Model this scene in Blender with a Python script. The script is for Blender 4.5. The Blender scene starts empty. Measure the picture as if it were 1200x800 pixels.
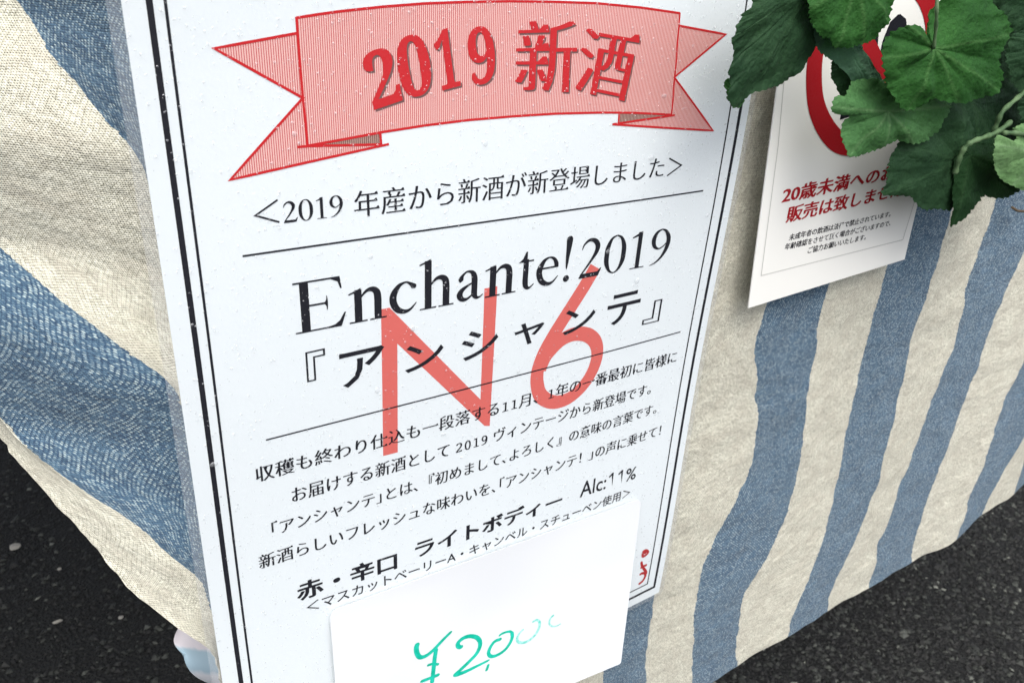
import bpy, bmesh, math, random
import numpy as np
from mathutils import Vector, Matrix, noise
random.seed(7); rng = np.random.default_rng(7)
SC = bpy.context.scene
COL = SC.collection

# ------------------------------------------------------------------ camera
R_ = np.array([0.83649913, -0.20187655, 0.50942622])      # poster's right, in camera axes
D_ = np.array([-0.05283406, 0.8956188, 0.44167355])       # poster's down
N_ = np.array([-0.54541523, -0.39637459, 0.73851839])     # into the poster
M_ = np.stack([R_, D_, N_])
FPX = 948.82
K = 0.2105            # distance from the lens to the poster's plane, metres
H = 0.80              # height of the lens over the asphalt
cam = bpy.data.cameras.new('Camera'); camo = bpy.data.objects.new('Camera', cam); COL.objects.link(camo)
SC.camera = camo
cam.sensor_width = 36; cam.lens = FPX * 36 / 1200
cam.clip_start = 0.01; cam.clip_end = 500
ax = lambda i, s: Vector((s * R_[i], s * N_[i], -s * D_[i]))
X, Y, Z = ax(0, 1), ax(1, -1), ax(2, -1)
camo.matrix_world = Matrix(((X.x, Y.x, Z.x, 0), (X.y, Y.y, Z.y, 0), (X.z, Y.z, Z.z, H), (0, 0, 0, 1)))
cam.dof.use_dof = True; cam.dof.focus_distance = 0.275; cam.dof.aperture_fstop = 38

# ------------------------------------------------------------------ sky, sun, exposure
W = bpy.data.worlds.new("World"); SC.world = W; W.use_nodes = True
wn = W.node_tree.nodes; bg = wn['Background']
sky = wn.new('ShaderNodeTexSky'); sky.sky_type = 'NISHITA'; sky.sun_disc = False
SUN_EL, SUN_AZ = math.radians(58), math.radians(205)      # behind and above the photographer, a little to the left
sky.sun_elevation = SUN_EL; sky.sun_rotation = SUN_AZ
sky.dust_density = 4.0; sky.air_density = 0.7; sky.ozone_density = 1.0
hs = wn.new('ShaderNodeHueSaturation'); hs.inputs['Saturation'].default_value = .42      # cloud: a greyer sky
W.node_tree.links.new(sky.outputs[0], hs.inputs['Color']); W.node_tree.links.new(hs.outputs[0], bg.inputs[0]); bg.inputs[1].default_value = 0.15
sl = bpy.data.lights.new('sun', 'SUN'); sl.energy = 1.2; sl.angle = math.radians(45); sl.color = (1, .96, .9)
so = bpy.data.objects.new('sun', sl); COL.objects.link(so)
sd = Vector((math.sin(SUN_AZ) * math.cos(SUN_EL), math.cos(SUN_AZ) * math.cos(SUN_EL), math.sin(SUN_EL)))
so.rotation_euler = sd.to_track_quat('Z', 'Y').to_euler()
SC.view_settings.view_transform = 'Standard'; SC.view_settings.look = 'None'
SC.view_settings.exposure = 0.88; SC.view_settings.gamma = 1
SC.cycles.transparent_max_bounces = 16; SC.cycles.max_bounces = 8

# ------------------------------------------------------------------ helpers
def ray(px, py):
    return M_ @ np.array([px - 600., py - 400., FPX])
def P(px, py, w=1.0):
    """point of the place seen at (px,py), at w times the poster plane's distance"""
    t = ray(px, py); t = t / t[2] * w * K
    return np.array([t[0], t[2], H - t[1]])
def UV(px, py):
    t = ray(px, py); return t[:2] / t[2] * K                # metres on the poster's plane
def bend(u, v):
    return 0.0012 * math.sin(u * 17 + 1.2 * v * 9) + 0.0007 * math.sin(v * 31 + u * 8 + 1)
def on_poster(u, v, lift=0.0):
    return Vector((u, K - lift + bend(u, v), H - v))

def srgb(r, g, b):
    f = lambda c: (c / 255 / 12.92) if c <= 10 else ((c / 255 + .055) / 1.055) ** 2.4
    return (f(r), f(g), f(b), 1)
def mat(name, color=(.5, .5, .5, 1), rough=.6, spec=.5):
    m = bpy.data.materials.new(name); m.use_nodes = True
    b = m.node_tree.nodes['Principled BSDF']
    b.inputs['Base Color'].default_value = color; b.inputs['Roughness'].default_value = rough
    b.inputs['Specular IOR Level'].default_value = spec
    return m
class NT:
    def __init__(s, m): s.t = m.node_tree; s.n = s.t.nodes; s.b = s.n['Principled BSDF']
    def new(s, ty, **kw):
        n = s.n.new(ty)
        for k, v in kw.items():
            setattr(n, k, v)
        return n
    def link(s, a, b): s.t.links.new(a, b)
    def math(s, op, a, b=None, c=None, clamp=False):
        n = s.n.new('ShaderNodeMath'); n.operation = op; n.use_clamp = clamp
        for i, v in enumerate((a, b, c)):
            if v is None: continue
            if isinstance(v, (int, float)): n.inputs[i].default_value = v
            else: s.link(v, n.inputs[i])
        return n.outputs[0]
    def mix(s, fac, a, b, mode='MIX'):
        n = s.n.new('ShaderNodeMix'); n.data_type = 'RGBA'; n.blend_type = mode
        for k, v in ((0, fac), (6, a), (7, b)):
            if isinstance(v, (int, float, tuple)): n.inputs[k].default_value = v
            else: s.link(v, n.inputs[k])
        return n.outputs[2]
    def noise(s, scale, detail=3, vec=None, rough=.5, out=0):
        n = s.n.new('ShaderNodeTexNoise'); n.inputs['Scale'].default_value = scale
        n.inputs['Detail'].default_value = detail; n.inputs['Roughness'].default_value = rough
        if vec is not None: s.link(vec, n.inputs['Vector'])
        return n.outputs[out]
    def ramp(s, fac, stops):
        n = s.n.new('ShaderNodeValToRGB'); s.link(fac, n.inputs[0]); e = n.color_ramp.elements
        while len(e) < len(stops): e.new(.5)
        for el, (p, c) in zip(e, stops): el.position = p; el.color = c
        return n.outputs[0]
    def obj(s):
        return s.n.new('ShaderNodeTexCoord').outputs['Object']
    def bump(s, h, strength=.3, dist=.001):
        n = s.n.new('ShaderNodeBump'); n.inputs['Strength'].default_value = strength
        n.inputs['Distance'].default_value = dist; s.link(h, n.inputs['Height'])
        s.link(n.outputs[0], s.b.inputs['Normal'])

def mesh_obj(name, verts, faces, m, parent=None, smooth=False, uv=None, face=True):
    me = bpy.data.meshes.new(name); me.from_pydata([tuple(map(float, v)) for v in verts], [], faces)
    if uv is not None:
        l = me.uv_layers.new(name='UVMap'); idx = np.empty(len(me.loops), int); me.loops.foreach_get('vertex_index', idx)
        l.data.foreach_set('uv', np.asarray(uv, float)[idx].ravel())
    if smooth: me.polygons.foreach_set('use_smooth', [True] * len(me.polygons))
    me.materials.append(m); me.update()
    if face and sum(p.normal.y * p.area for p in me.polygons) > 0: me.flip_normals()
    o = bpy.data.objects.new(name, me); COL.objects.link(o)
    if parent is not None:
        o.parent = parent; o.matrix_parent_inverse = parent.matrix_basis.inverted()
    return o
def thing(name, label, cat, loc, group=None):
    o = bpy.data.objects.new(name, None); o.empty_display_size = .02; COL.objects.link(o); o.location = loc
    o['label'] = label; o['category'] = cat
    if group: o['group'] = group
    return o
def grid_faces(nu, nv):
    return [(j * nu + i, j * nu + i + 1, (j + 1) * nu + i + 1, (j + 1) * nu + i) for j in range(nv - 1) for i in range(nu - 1)]
def solidify(o, t, off=1):
    s = o.modifiers.new('thickness', 'SOLIDIFY'); s.thickness = t; s.offset = off
    e = o.modifiers.new('crisp_rim', 'EDGE_SPLIT'); e.split_angle = math.radians(50)

# ------------------------------------------------------------------ materials
def fibre_paper(name, col, rough, spec=.4):
    m = mat(name, col, rough, spec); t = NT(m); v = t.obj()
    n = t.noise(60, 4, v); n2 = t.noise(900, 2, v)
    c = t.mix(t.math('MULTIPLY', n, .06), col, (col[0] * .82, col[1] * .86, col[2] * .9, 1))
    t.link(c, t.b.inputs['Base Color']); t.bump(n2, .12, .0002)
    return m
M_paper = fibre_paper('poster_paper', (.71, .765, .79, 1), .5)
M_card = fibre_paper('card_paper', (.69, .715, .74, 1), .6)
M_sign = fibre_paper('sign_paper', (.85, .85, .81, 1), .45)
def ink(name, col, wear=.04):
    m = mat(name, col, .5, .15); t = NT(m); n = t.noise(1400, 2, t.obj())
    t.link(t.mix(t.math('MULTIPLY', n, wear), col, (.35, .37, .4, 1)), t.b.inputs['Base Color']); return m
M_black = ink('black_ink', (.006, .006, .011, 1))
M_red = ink('red_ink', srgb(190, 22, 28), .05)
M_bright = ink('bright_red_ink', srgb(190, 32, 38), .05)
M_coral = ink('coral_ink', srgb(206, 100, 93), .05)
M_greyp = ink('printed_shadow_ink', (.16, .085, .08, 1), .1)
M_grey = ink('grey_ink', (.55, .55, .52, 1), .1)
M_seal = ink('seal_ink', srgb(165, 30, 28), .1)
M_signred = ink('sign_red_ink', srgb(160, 10, 22), .05)
M_teal = mat('teal_marker', (0.0, .42, .30, 1), .5, .3)
t = NT(M_teal); nz = t.noise(420, 3, t.obj())
t.link(t.ramp(nz, [(.3, (0, .36, .24, 1)), (.75, (.02, .55, .42, 1))]), t.b.inputs['Base Color'])
M_tealpale = mat('faded_teal_marker', (.2, .66, .58, 1), .5, .3)
t = NT(M_tealpale); nz = t.noise(700, 3, t.obj())
t.link(t.ramp(nz, [(.3, (.08, .55, .46, 1)), (.75, (.5, .78, .76, 1))]), t.b.inputs['Base Color'])
# hatched print of the ribbon: fine upright red lines on pale pink
def hatch(name, dark, light, per=.00062):
    m = mat(name, dark, .5, .4); t = NT(m); s = t.new('ShaderNodeSeparateXYZ'); t.link(t.obj(), s.inputs[0])
    f = t.math('FRACT', t.math('MULTIPLY', s.outputs[0], 1 / per)); k = t.math('LESS_THAN', f, .42)
    t.link(t.mix(k, light, dark), t.b.inputs['Base Color']); return m
M_hatch = hatch('ribbon_hatch_print', srgb(190, 84, 86), srgb(222, 184, 178))
M_hatchd = hatch('ribbon_fold_print', srgb(105, 62, 55), srgb(170, 140, 130))

def film(name, milk, rough=.12, bump=.08, f0=.04):
    m = bpy.data.materials.new(name); m.use_nodes = True; n = m.node_tree.nodes; n.clear(); L = m.node_tree.links.new
    tr = n.new('ShaderNodeBsdfTransparent'); gl = n.new('ShaderNodeBsdfGlossy'); gl.inputs['Roughness'].default_value = rough
    df = n.new('ShaderNodeBsdfDiffuse'); df.inputs[0].default_value = (.8, .83, .86, 1)
    lw = n.new('ShaderNodeLayerWeight'); lw.inputs[0].default_value = .5
    pw = n.new('ShaderNodeMath'); pw.operation = 'POWER'; pw.inputs[1].default_value = 5; L(lw.outputs['Facing'], pw.inputs[0])
    fr = n.new('ShaderNodeMath'); fr.operation = 'MULTIPLY_ADD'; fr.inputs[1].default_value = .9; fr.inputs[2].default_value = f0; L(pw.outputs[0], fr.inputs[0])
    a = n.new('ShaderNodeMixShader'); a.inputs[0].default_value = milk; b = n.new('ShaderNodeMixShader'); o = n.new('ShaderNodeOutputMaterial')
    tc = n.new('ShaderNodeTexCoord'); nz = n.new('ShaderNodeTexNoise'); nz.inputs['Scale'].default_value = 350; nz.inputs['Detail'].default_value = 3
    bp = n.new('ShaderNodeBump'); bp.inputs['Strength'].default_value = bump; bp.inputs['Distance'].default_value = .001
    L(tc.outputs['Object'], nz.inputs['Vector']); L(nz.outputs[0], bp.inputs['Height']); L(bp.outputs[0], gl.inputs['Normal'])
    L(tr.outputs[0], a.inputs[1]); L(df.outputs[0], a.inputs[2])
    L(fr.outputs[0], b.inputs[0]); L(a.outputs[0], b.inputs[1]); L(gl.outputs[0], b.inputs[2]); L(b.outputs[0], o.inputs[0])
    return m
M_film = film('lamination_plastic', .004, .1, .08, .014)
M_drop = film('water_bead', .17, .06, 0, .06)

# ------------------------------------------------------------------ ground
M_asph = mat('asphalt', (.03, .03, .03, 1), .85, .3); t = NT(M_asph); v = t.obj()
n1 = t.noise(180, 4, v, .7); n2 = t.noise(2.5, 3, v)
vo = t.new('ShaderNodeTexVoronoi'); vo.inputs['Scale'].default_value = 260; t.link(v, vo.inputs['Vector'])
cc = t.ramp(n1, [(.3, (.003, .003, .003, 1)), (.55, (.010, .011, .0105, 1)), (.8, (.026, .028, .026, 1))])
t.link(t.mix(t.math('MULTIPLY', n2, .5), cc, (.012, .012, .012, 1)), t.b.inputs['Base Color']); t.bump(vo.outputs['Distance'], .9, .004)
g = mesh_obj('asphalt_ground', [(-40, -40, 0), (40, -40, 0), (40, 40, 0), (-40, 40, 0)], [(0, 1, 2, 3)], M_asph, face=False); g['kind'] = 'structure'
# aggregate proud of the asphalt
M_stone = mat('aggregate', (.03, .03, .03, 1), .7, .4); t = NT(M_stone)
at = t.new('ShaderNodeAttribute', attribute_name='tone')
t.link(t.ramp(at.outputs['Fac'], [(0, (.002, .002, .002, 1)), (.55, (.009, .0095, .009, 1)), (.9, (.024, .027, .023, 1)), (.988, (.062, .067, .058, 1)), (.999, (.2, .21, .18, 1))]), t.b.inputs['Base Color'])
ov = np.array([(1, 0, 0), (-1, 0, 0), (0, 1, 0), (0, -1, 0), (0, 0, 1), (0, 0, -1)], float)
of = [(0, 2, 4), (2, 1, 4), (1, 3, 4), (3, 0, 4), (2, 0, 5), (1, 2, 5), (3, 1, 5), (0, 3, 5)]
vs, fs, tones = [], [], []
for (x0, x1, y0, y1, n) in ((-.35, .45, .55, 1.9, 15000), (.45, 1.7, .15, .62, 26000)):
    for i in range(n):
        c = np.array([random.uniform(x0, x1), random.uniform(y0, y1), .0004])
        r = random.uniform(.0012, .0044) * (1.5 if random.random() < .04 else 1)
        a = random.random() * 3.14; ca, sa = math.cos(a), math.sin(a)
        q = ov * np.array([r * random.uniform(.6, 1.4), r * random.uniform(.6, 1.4), r * random.uniform(.35, .8)])
        q = np.stack([q[:, 0] * ca - q[:, 1] * sa, q[:, 0] * sa + q[:, 1] * ca, q[:, 2]], 1) + rng.normal(0, r * .15, (6, 3)) + c
        b = len(vs); vs.extend(q); fs.extend([(b + f[0], b + f[1], b + f[2]) for f in of])
        tv = random.random() ** 1.0; tones.extend([tv] * 6)
gs = mesh_obj('asphalt_aggregate', vs, fs, M_stone, face=False); gs['kind'] = 'stuff'
gs['label'] = 'dark grit and pale stone chips bedded in the black asphalt below the cloth'; gs['category'] = 'grit'
a_ = gs.data.attributes.new('tone', 'FLOAT', 'POINT'); a_.data.foreach_set('value', tones)

# ------------------------------------------------------------------ tablecloth
M_cloth = mat('striped_linen', (.5, .5, .45, 1), .92, .15); t = NT(M_cloth)
uvn = t.new('ShaderNodeUVMap'); s3 = t.new('ShaderNodeSeparateXYZ'); t.link(uvn.outputs[0], s3.inputs[0])
S, T = s3.outputs[0], s3.outputs[1]                        # millimetres across and along the stripes
wob = t.noise(.05, 2, uvn.outputs[0])                      # threads are not quite straight
Sx = t.math('ADD', S, t.math('MULTIPLY', wob, 2.5)); Tx = t.math('ADD', T, t.math('MULTIPLY', wob, 3.0))
fine = t.noise(1.6, 2, uvn.outputs[0]); slub = t.noise(.10, 4, uvn.outputs[0], .62)
rag = t.math('ADD', t.math('MULTIPLY', t.math('SUBTRACT', t.noise(.8, 2, uvn.outputs[0]), .5), 2.2), t.math('MULTIPLY', t.math('SUBTRACT', t.noise(.09, 2, uvn.outputs[0]), .5), 5.0))
edge = t.math('ADD', S, rag)
cell = t.math('FLOOR', t.math('DIVIDE', edge, 45.0)); blue = t.math('MODULO', cell, 2.0)
CELL = .64
cs = t.math('DIVIDE', Sx, CELL); ct = t.math('DIVIDE', Tx, CELL)
par = t.math('MODULO', t.math('ADD', t.math('FLOOR', cs), t.math('FLOOR', ct)), 2.0)     # which thread lies on top
fs_ = t.math('ABSOLUTE', t.math('SUBTRACT', t.math('FRACT', cs), .5)); ft_ = t.math('ABSOLUTE', t.math('SUBTRACT', t.math('FRACT', ct), .5))
cv = t.new('ShaderNodeCombineXYZ'); t.link(t.math('FLOOR', cs), cv.inputs[0]); t.link(t.math('FLOOR', ct), cv.inputs[1])
wn_ = t.new('ShaderNodeTexWhiteNoise', noise_dimensions='2D'); t.link(cv.outputs[0], wn_.inputs['Vector']); rnd = wn_.outputs['Value']
gap = t.math('MULTIPLY', t.math('MULTIPLY', fs_, 2.0), t.math('MULTIPLY', ft_, 2.0))      # 1 where four threads leave a hole
holem = t.math('MULTIPLY', t.math('SUBTRACT', gap, t.math('ADD', .20, t.math('MULTIPLY', rnd, .45))), 4.0, clamp=True)
holem = t.math('MULTIPLY', holem, t.math('MULTIPLY', fine, 1.7), clamp=True)
tv = t.math('ADD', t.math('MULTIPLY', par, .45), t.math('MULTIPLY', rnd, .55))
bA = t.mix(tv, (.46, .455, .36, 1), (.78, .77, .66, 1))
mott = t.ramp(slub, [(.38, (0, 0, 0, 1)), (.66, (.6, .6, .6, 1))])
bA = t.mix(mott, bA, (.50, .47, .385, 1))
beige = t.mix(holem, bA, (.06, .05, .035, 1))
dash = t.math('ADD', t.math('MULTIPLY', par, .32), t.math('MULTIPLY', rnd, .46)); dash = t.math('ADD', dash, t.math('MULTIPLY', t.math('SUBTRACT', fine, .5), .9), clamp=True)
dash = t.math('SUBTRACT', dash, t.math('MULTIPLY', gap, .35), clamp=True)
bB = t.ramp(dash, [(.12, (.010, .024, .065, 1)), (.42, (.065, .12, .18, 1)), (.78, (.46, .54, .53, 1))])
bB = t.mix(t.math('MULTIPLY', slub, .42), bB, (.16, .29, .40, 1))
t.link(t.mix(blue, beige, bB), t.b.inputs['Base Color'])
hgt = t.math('SUBTRACT', t.math('MULTIPLY', fine, .5), t.math('MULTIPLY', gap, .8))
wr = t.noise(.16, 3, uvn.outputs[0], .6)
b1 = t.new('ShaderNodeBump'); b1.inputs['Strength'].default_value = .8; b1.inputs['Distance'].default_value = .00035; t.link(hgt, b1.inputs['Height'])
b2 = t.new('ShaderNodeBump'); b2.inputs['Strength'].default_value = .8; b2.inputs['Distance'].default_value = .0017; t.link(wr, b2.inputs['Height'])
t.link(b2.outputs[0], b1.inputs['Normal']); t.link(b1.outputs[0], t.b.inputs['Normal'])
t.b.inputs['Sheen Weight'].default_value = .1

wl = lambda x: 1.035 + .29 * max(0, min(1, (250 - x) / 250)) ** 1.2
CW = 1.03
def rowL(pts, top, bot):
    q = [P(x, y, wl(x)) for x, y in pts]
    return [np.array([top[0], top[2], H - top[1]])] + q + [np.array([bot[0], bot[2], H - bot[1]])]
def rowR(pts, ub):
    q = [P(x, y, CW) for x, y in pts]
    out = [np.array([q[0][0] + ub, CW * K, H + .10])] + q
    return out
rows = [
 (20, rowL([(0,507),(7,520),(33,553),(73,596),(97,620),(107,636),(133,663),(150,686),(177,710),(213,736),(253,763)], (-.14, -.1, .31), (.045, .385, .23))),
 (45, rowL([(0,484),(7,497),(30,520),(47,534),(77,563),(97,573),(127,595),(153,611),(173,630),(197,653),(217,670),(237,680)], (-.12, -.1, .305), (.06, .385, .225))),
 (90, rowL([(0,287),(27,310),(57,339),(93,370),(120,390),(147,414),(180,437),(200,450),(213,467)], (-.085, -.1, .30), (.088, .385, .222))),
 (135, rowL([(22,0),(43,37),(67,70),(90,100),(113,127),(140,153),(160,177)], (-.04, -.1, .28), (.112, .385, .22))),
 (180, [np.array(a) for a in ((.02, .25, H+.1), (.05, .219, H-.05), (.075, .217, H-.15), (.11, .217, H-.25), (.137, .217, H-.385))]),
 (225, [np.array(a) for a in ((.08, .222, H+.1), (.10, .217, H-.05), (.12, .217, H-.15), (.14, .217, H-.25), (.162, .217, H-.385))]),
 (270, [np.array(a) for a in ((.14, .217, H+.1), (.15, .217, H-.05), (.163, .217, H-.15), (.172, .217, H-.25), (.187, .217, H-.385))]),
 (315, rowR([(690,760),(709,790)], .005) + [np.array((.222, .217, H-.388))]),
 (360, rowR([(768,696),(766,721),(761,747),(758,774),(758,800)], .005) + [np.array((.256, .217, H-.392))]),
 (405, rowR([(900,355),(885,394),(883,417),(886,467),(887,487),(883,534),(878,553),(855,600),(833,640),(820,676),(813,720),(810,800)], .0) + [P(811, 812, CW)]),
 (450, rowR([(973,334),(963,367),(957,407),(947,454),(937,534),(928,576),(915,620),(893,663),(870,700),(866,740),(863,766),(865,781)], .0)),
 (495, rowR([(1042,310),(1028,357),(1017,400),(1007,447),(993,507),(988,534),(982,566),(967,623),(947,676),(928,716),(922,744)], .0)),
 (540, rowR([(1108,267),(1093,317),(1083,347),(1068,390),(1060,440),(1047,494),(1036,534),(1030,566),(1007,626),(987,666),(972,700),(971,717)], .0)),
 (585, rowR([(1158,267),(1148,294),(1133,334),(1128,364),(1117,410),(1107,430),(1093,467),(1070,530),(1052,573),(1037,620),(1028,636),(1027,656),(1018,689)], .0)),
 (630, rowR([(1200,294),(1188,320),(1167,367),(1155,400),(1145,434),(1128,474),(1108,530),(1100,550),(1088,576),(1080,610),(1073,630),(1069,659)], .0)),
 (675, rowR([(1200,424),(1177,467),(1165,504),(1155,534),(1150,553),(1137,576),(1132,600),(1125,616),(1121,632)], .0)),
 (720, rowR([(1200,510),(1187,533),(1173,560),(1160,583),(1152,603)], .0)),
 (765, rowR([(1200,540),(1193,563),(1189,579)], .0)),
 (810, rowR([(1210,555),(1206,562)], .0)),
 (900, [np.array((.86, .217, H+.1)), np.array((.86, .217, H-.385))]),
 (1100, [np.array((1.06, .217, H+.1)), np.array((1.06, .217, H-.385))]),
]
NTT = 260
tt = np.linspace(0, 1, NTT)
rs, rp = [], []
for s, pts in rows:
    a = np.array(pts); a = a[np.argsort(-a[:, 2])]
    zz = a[:, 2]; k = (zz[0] - zz) / (zz[0] - zz[-1])
    q = np.stack([np.interp(tt, k, a[:, i]) for i in range(3)], 1)
    qs = q.copy()
    for i in range(2, NTT - 2): qs[i] = q[i-2:i+3].mean(0)
    rs.append(s); rp.append(qs)
rp = np.array(rp); rs = np.array(rs, float)
ss = np.concatenate([np.arange(20, 830, 2.25), np.arange(830, 1101, 15)])
G = np.stack([np.stack([np.interp(ss, rs, rp[:, j, i]) for i in range(3)], 1) for j in range(NTT)])   # [t][s]
# smooth depth across the rows, then folds and creases
Yv = G[:, :, 1].copy()
for _ in range(30): Yv[:, 1:-1] = (Yv[:, :-2] + 2 * Yv[:, 1:-1] + Yv[:, 2:]) / 4
for j in range(NTT):
    for i in range(len(ss)):
        x, y, z = G[j, i, 0], 0, G[j, i, 2]
        n = noise.noise(Vector((x * 22, z * 7, 3.1))) * .0017 + noise.noise(Vector((x * 55 + z * 12, z * 60, 1.7))) * .0010
        n += .0005 * abs(noise.noise(Vector((x * 60 - z * 40, z * 170, 9.))))
        Yv[j, i] += n
G[:, :, 1] = Yv
top = []
for q, yb in enumerate((.9, .6, .35, .18, .07, .015)):       # the cloth lying on the table top
    r = G[0].copy(); r[:, 1] += yb; r[:, 2] = H + .1 + .004 * (1 if yb > .02 else .5); top.append(r)
G = np.concatenate([np.array(top), G]); nT = len(G)
tmm = np.concatenate([-np.array([900, 600, 350, 180, 70, 15.]), tt * 487])
TT = np.repeat(tmm[:, None], len(ss), 1); SS = np.repeat(ss[None], nT, 0)
uv = np.stack([SS.ravel(), TT.ravel() + 2000], 1)
for j in range(6, nT):
    G[j, 0, 0] -= .0012 * abs(noise.noise(Vector((j * .9, 0, 0)))) + .0005 * random.random(); G[j, 1, 0] -= .0004 * random.random()
cloth = mesh_obj('tablecloth', G.reshape(-1, 3), grid_faces(len(ss), nT), M_cloth, smooth=True, uv=uv)
cloth['label'] = 'cream and denim-blue striped linen tablecloth hanging down behind the poster and the sign'; cloth['category'] = 'tablecloth'
solidify(cloth, .0009, -1)
# rolled side hem and the far corner of the cloth curling back, seen under the hem
def tube(name, pts, rad, m, parent=None, seg=8, rads=None):
    pts = [Vector(map(float, p)) for p in pts]; vs, fs = [], []; up = Vector((.3, -.9, .3))
    for i, p in enumerate(pts):
        d = (pts[min(i + 1, len(pts) - 1)] - pts[max(i - 1, 0)]).normalized(); a = d.cross(up).normalized(); b = d.cross(a)
        r = rads[i] if rads else rad
        for k in range(seg):
            th = 2 * math.pi * k / seg; vs.append(p + a * r * math.cos(th) + b * r * math.sin(th))
    for i in range(len(pts) - 1):
        for k in range(seg): fs.append((i * seg + k, i * seg + (k + 1) % seg, (i + 1) * seg + (k + 1) % seg, (i + 1) * seg + k))
    fs.append(tuple(range(seg))[::-1]); fs.append(tuple(range((len(pts) - 1) * seg, len(pts) * seg)))
    return mesh_obj(name, vs, fs, m, parent, True, face=False)
M_pale = mat('pale_cloth_back', (.5, .5, .52, 1), .9, .1); t = NT(M_pale); u2 = t.new('ShaderNodeUVMap')
s2 = t.new('ShaderNodeSeparateXYZ'); t.link(u2.outputs[0], s2.inputs[0])
e2 = t.math('ADD', s2.outputs[1], t.math('MULTIPLY', t.noise(6, 2, u2.outputs[0]), .12))
t.link(t.ramp(e2, [(0, (.60, .56, .58, 1)), (.36, (.60, .57, .6, 1)), (.42, (.34, .46, .53, 1)), (.72, (.33, .45, .53, 1)), (.8, (.62, .64, .68, 1))]), t.b.inputs['Base Color'])  # cloth colours paled to stand in for light passing through
left = [(214,728),(206,740),(202.5,750),(207,759),(214,766),(218,778),(226,789),(240,797),(258,803)]
right = [(262,745),(266,752),(268,760),(270,768),(272,776),(274,786),(276,795),(278,803),(280,815)]
vs = []; uvs = []; n = 10
for j, (a, b) in enumerate(zip(left, right)):
    for i in range(n):
        f = i / (n - 1); w = 1.26 + .10 * math.cos(f * 2.6) + .015 * math.sin(j * .9)
        vs.append(P(a[0] * (1 - f) + b[0] * f, a[1] * (1 - f) + b[1] * f, w)); uvs.append((f, j / (len(left) - 1)))
fc = mesh_obj('folded_corner', vs, grid_faces(n, len(left)), M_pale, cloth, True, uvs); solidify(fc, .0012, 0)
fc.modifiers.new('soft', 'SUBSURF').render_levels = 2
fc['label'] = 'paler corner of the cloth curling back below the side hem'

# ------------------------------------------------------------------ table (under the cloth; unseen top widened to shade the ground)
M_wood = mat('table_wood', (.30, .2, .12, 1), .6, .3); t = NT(M_wood); mp = t.new('ShaderNodeMapping'); t.link(t.obj(), mp.inputs[0]); mp.inputs['Scale'].default_value = (2, 30, 30)
t.link(t.ramp(t.noise(4, 4, mp.outputs[0]), [(.3, (.16, .1, .06, 1)), (.7, (.34, .23, .14, 1))]), t.b.inputs['Base Color'])
def box(name, a, b, m, parent=None, bev=.002):
    bm = bmesh.new(); bmesh.ops.create_cube(bm, size=1)
    for v in bm.verts: v.co = Vector([(a[i] + b[i]) / 2 + v.co[i] * (b[i] - a[i]) for i in range(3)])
    bmesh.ops.bevel(bm, geom=bm.edges[:], offset=bev, segments=2, affect='EDGES')
    me = bpy.data.meshes.new(name); bm.to_mesh(me); bm.free(); me.materials.append(m)
    o = bpy.data.objects.new(name, me); COL.objects.link(o)
    if parent: o.parent = parent; o.matrix_parent_inverse = parent.matrix_basis.inverted()
    return o
tb = thing('market_table', 'wooden market table under the striped tablecloth, its unseen top widened to shade the ground', 'table', (.55, .65, 0))
box('widened_table_top', (-.60, .335, .868), (1.04, 1.75, .897), M_wood, tb)  # carried left and back past the cloth, out of view, to darken the ground
for x in (-.58, .98):
    for y in (.50, 1.65): box('leg', (x, y, 0), (x + .04, y + .04, .867), M_wood, tb)

# ------------------------------------------------------------------ lettering
def boldserif(s):
    return ''.join(chr(0x1D400 + ord(c) - 65) if 'A' <= c <= 'Z' else chr(0x1D41A + ord(c) - 97) if 'a' <= c <= 'z' else chr(0x1D7CE + ord(c) - 48) if '0' <= c <= '9' else c for c in s)
def lightserif(s):
    return ''.join(chr(0x1D7F6 + ord(c) - 48) if '0' <= c <= '9' else c for c in s)
def glyphs(body, off=0.0, space=1.0):
    c = bpy.data.curves.new('t', 'FONT'); c.body = body; c.size = 1; c.offset = off; c.fill_mode = 'BACK'; c.resolution_u = 3; c.space_character = space
    o = bpy.data.objects.new('t', c); COL.objects.link(o); bpy.context.view_layer.update()
    me = bpy.data.meshes.new_from_object(o.evaluated_get(bpy.context.evaluated_depsgraph_get()))
    v = np.array([x.co[:2] for x in me.vertices]); f = [tuple(p.vertices) for p in me.polygons]
    bpy.data.objects.remove(o); bpy.data.curves.remove(c); bpy.data.meshes.remove(me)
    return v, f
def uroko(v, f, sz=.1):
    """the small triangles a Mincho face carries at the right end of level strokes"""
    cnt = {}
    for p in f:
        for a, b in zip(p, p[1:] + p[:1]): cnt[(min(a, b), max(a, b))] = cnt.get((min(a, b), max(a, b)), 0) + 1
    nb = {}
    for (a, b), n in cnt.items():
        if n == 1: nb.setdefault(a, []).append(b); nb.setdefault(b, []).append(a)
    nv, nf = [], []
    for a in nb:
        for b in nb[a]:
            if v[a][1] <= v[b][1] or abs(v[a][0] - v[b][0]) > .012: continue
            L = v[a][1] - v[b][1]
            if not .02 < L < .12: continue
            oa = [c for c in nb[a] if c != b]; ob = [c for c in nb[b] if c != a]
            if not oa or not ob: continue
            oa, ob = v[oa[0]], v[ob[0]]
            if v[a][0] - oa[0] > .12 and v[b][0] - ob[0] > .12 and abs(oa[1] - v[a][1]) < .02 and abs(ob[1] - v[b][1]) < .02:
                i = len(v) + len(nv); x, y = v[a]
                nv += [(x - sz, y), (x + .005, v[b][1]), (x - .01 - sz * .15, y + sz * .65)]; nf.append((i, i + 1, i + 2))
    if nv: v = np.concatenate([v, np.array(nv)]); f = f + nf
    return v, f
UPX = np.array([486.5, 2324.])                              # where the poster's uprights run to
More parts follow.
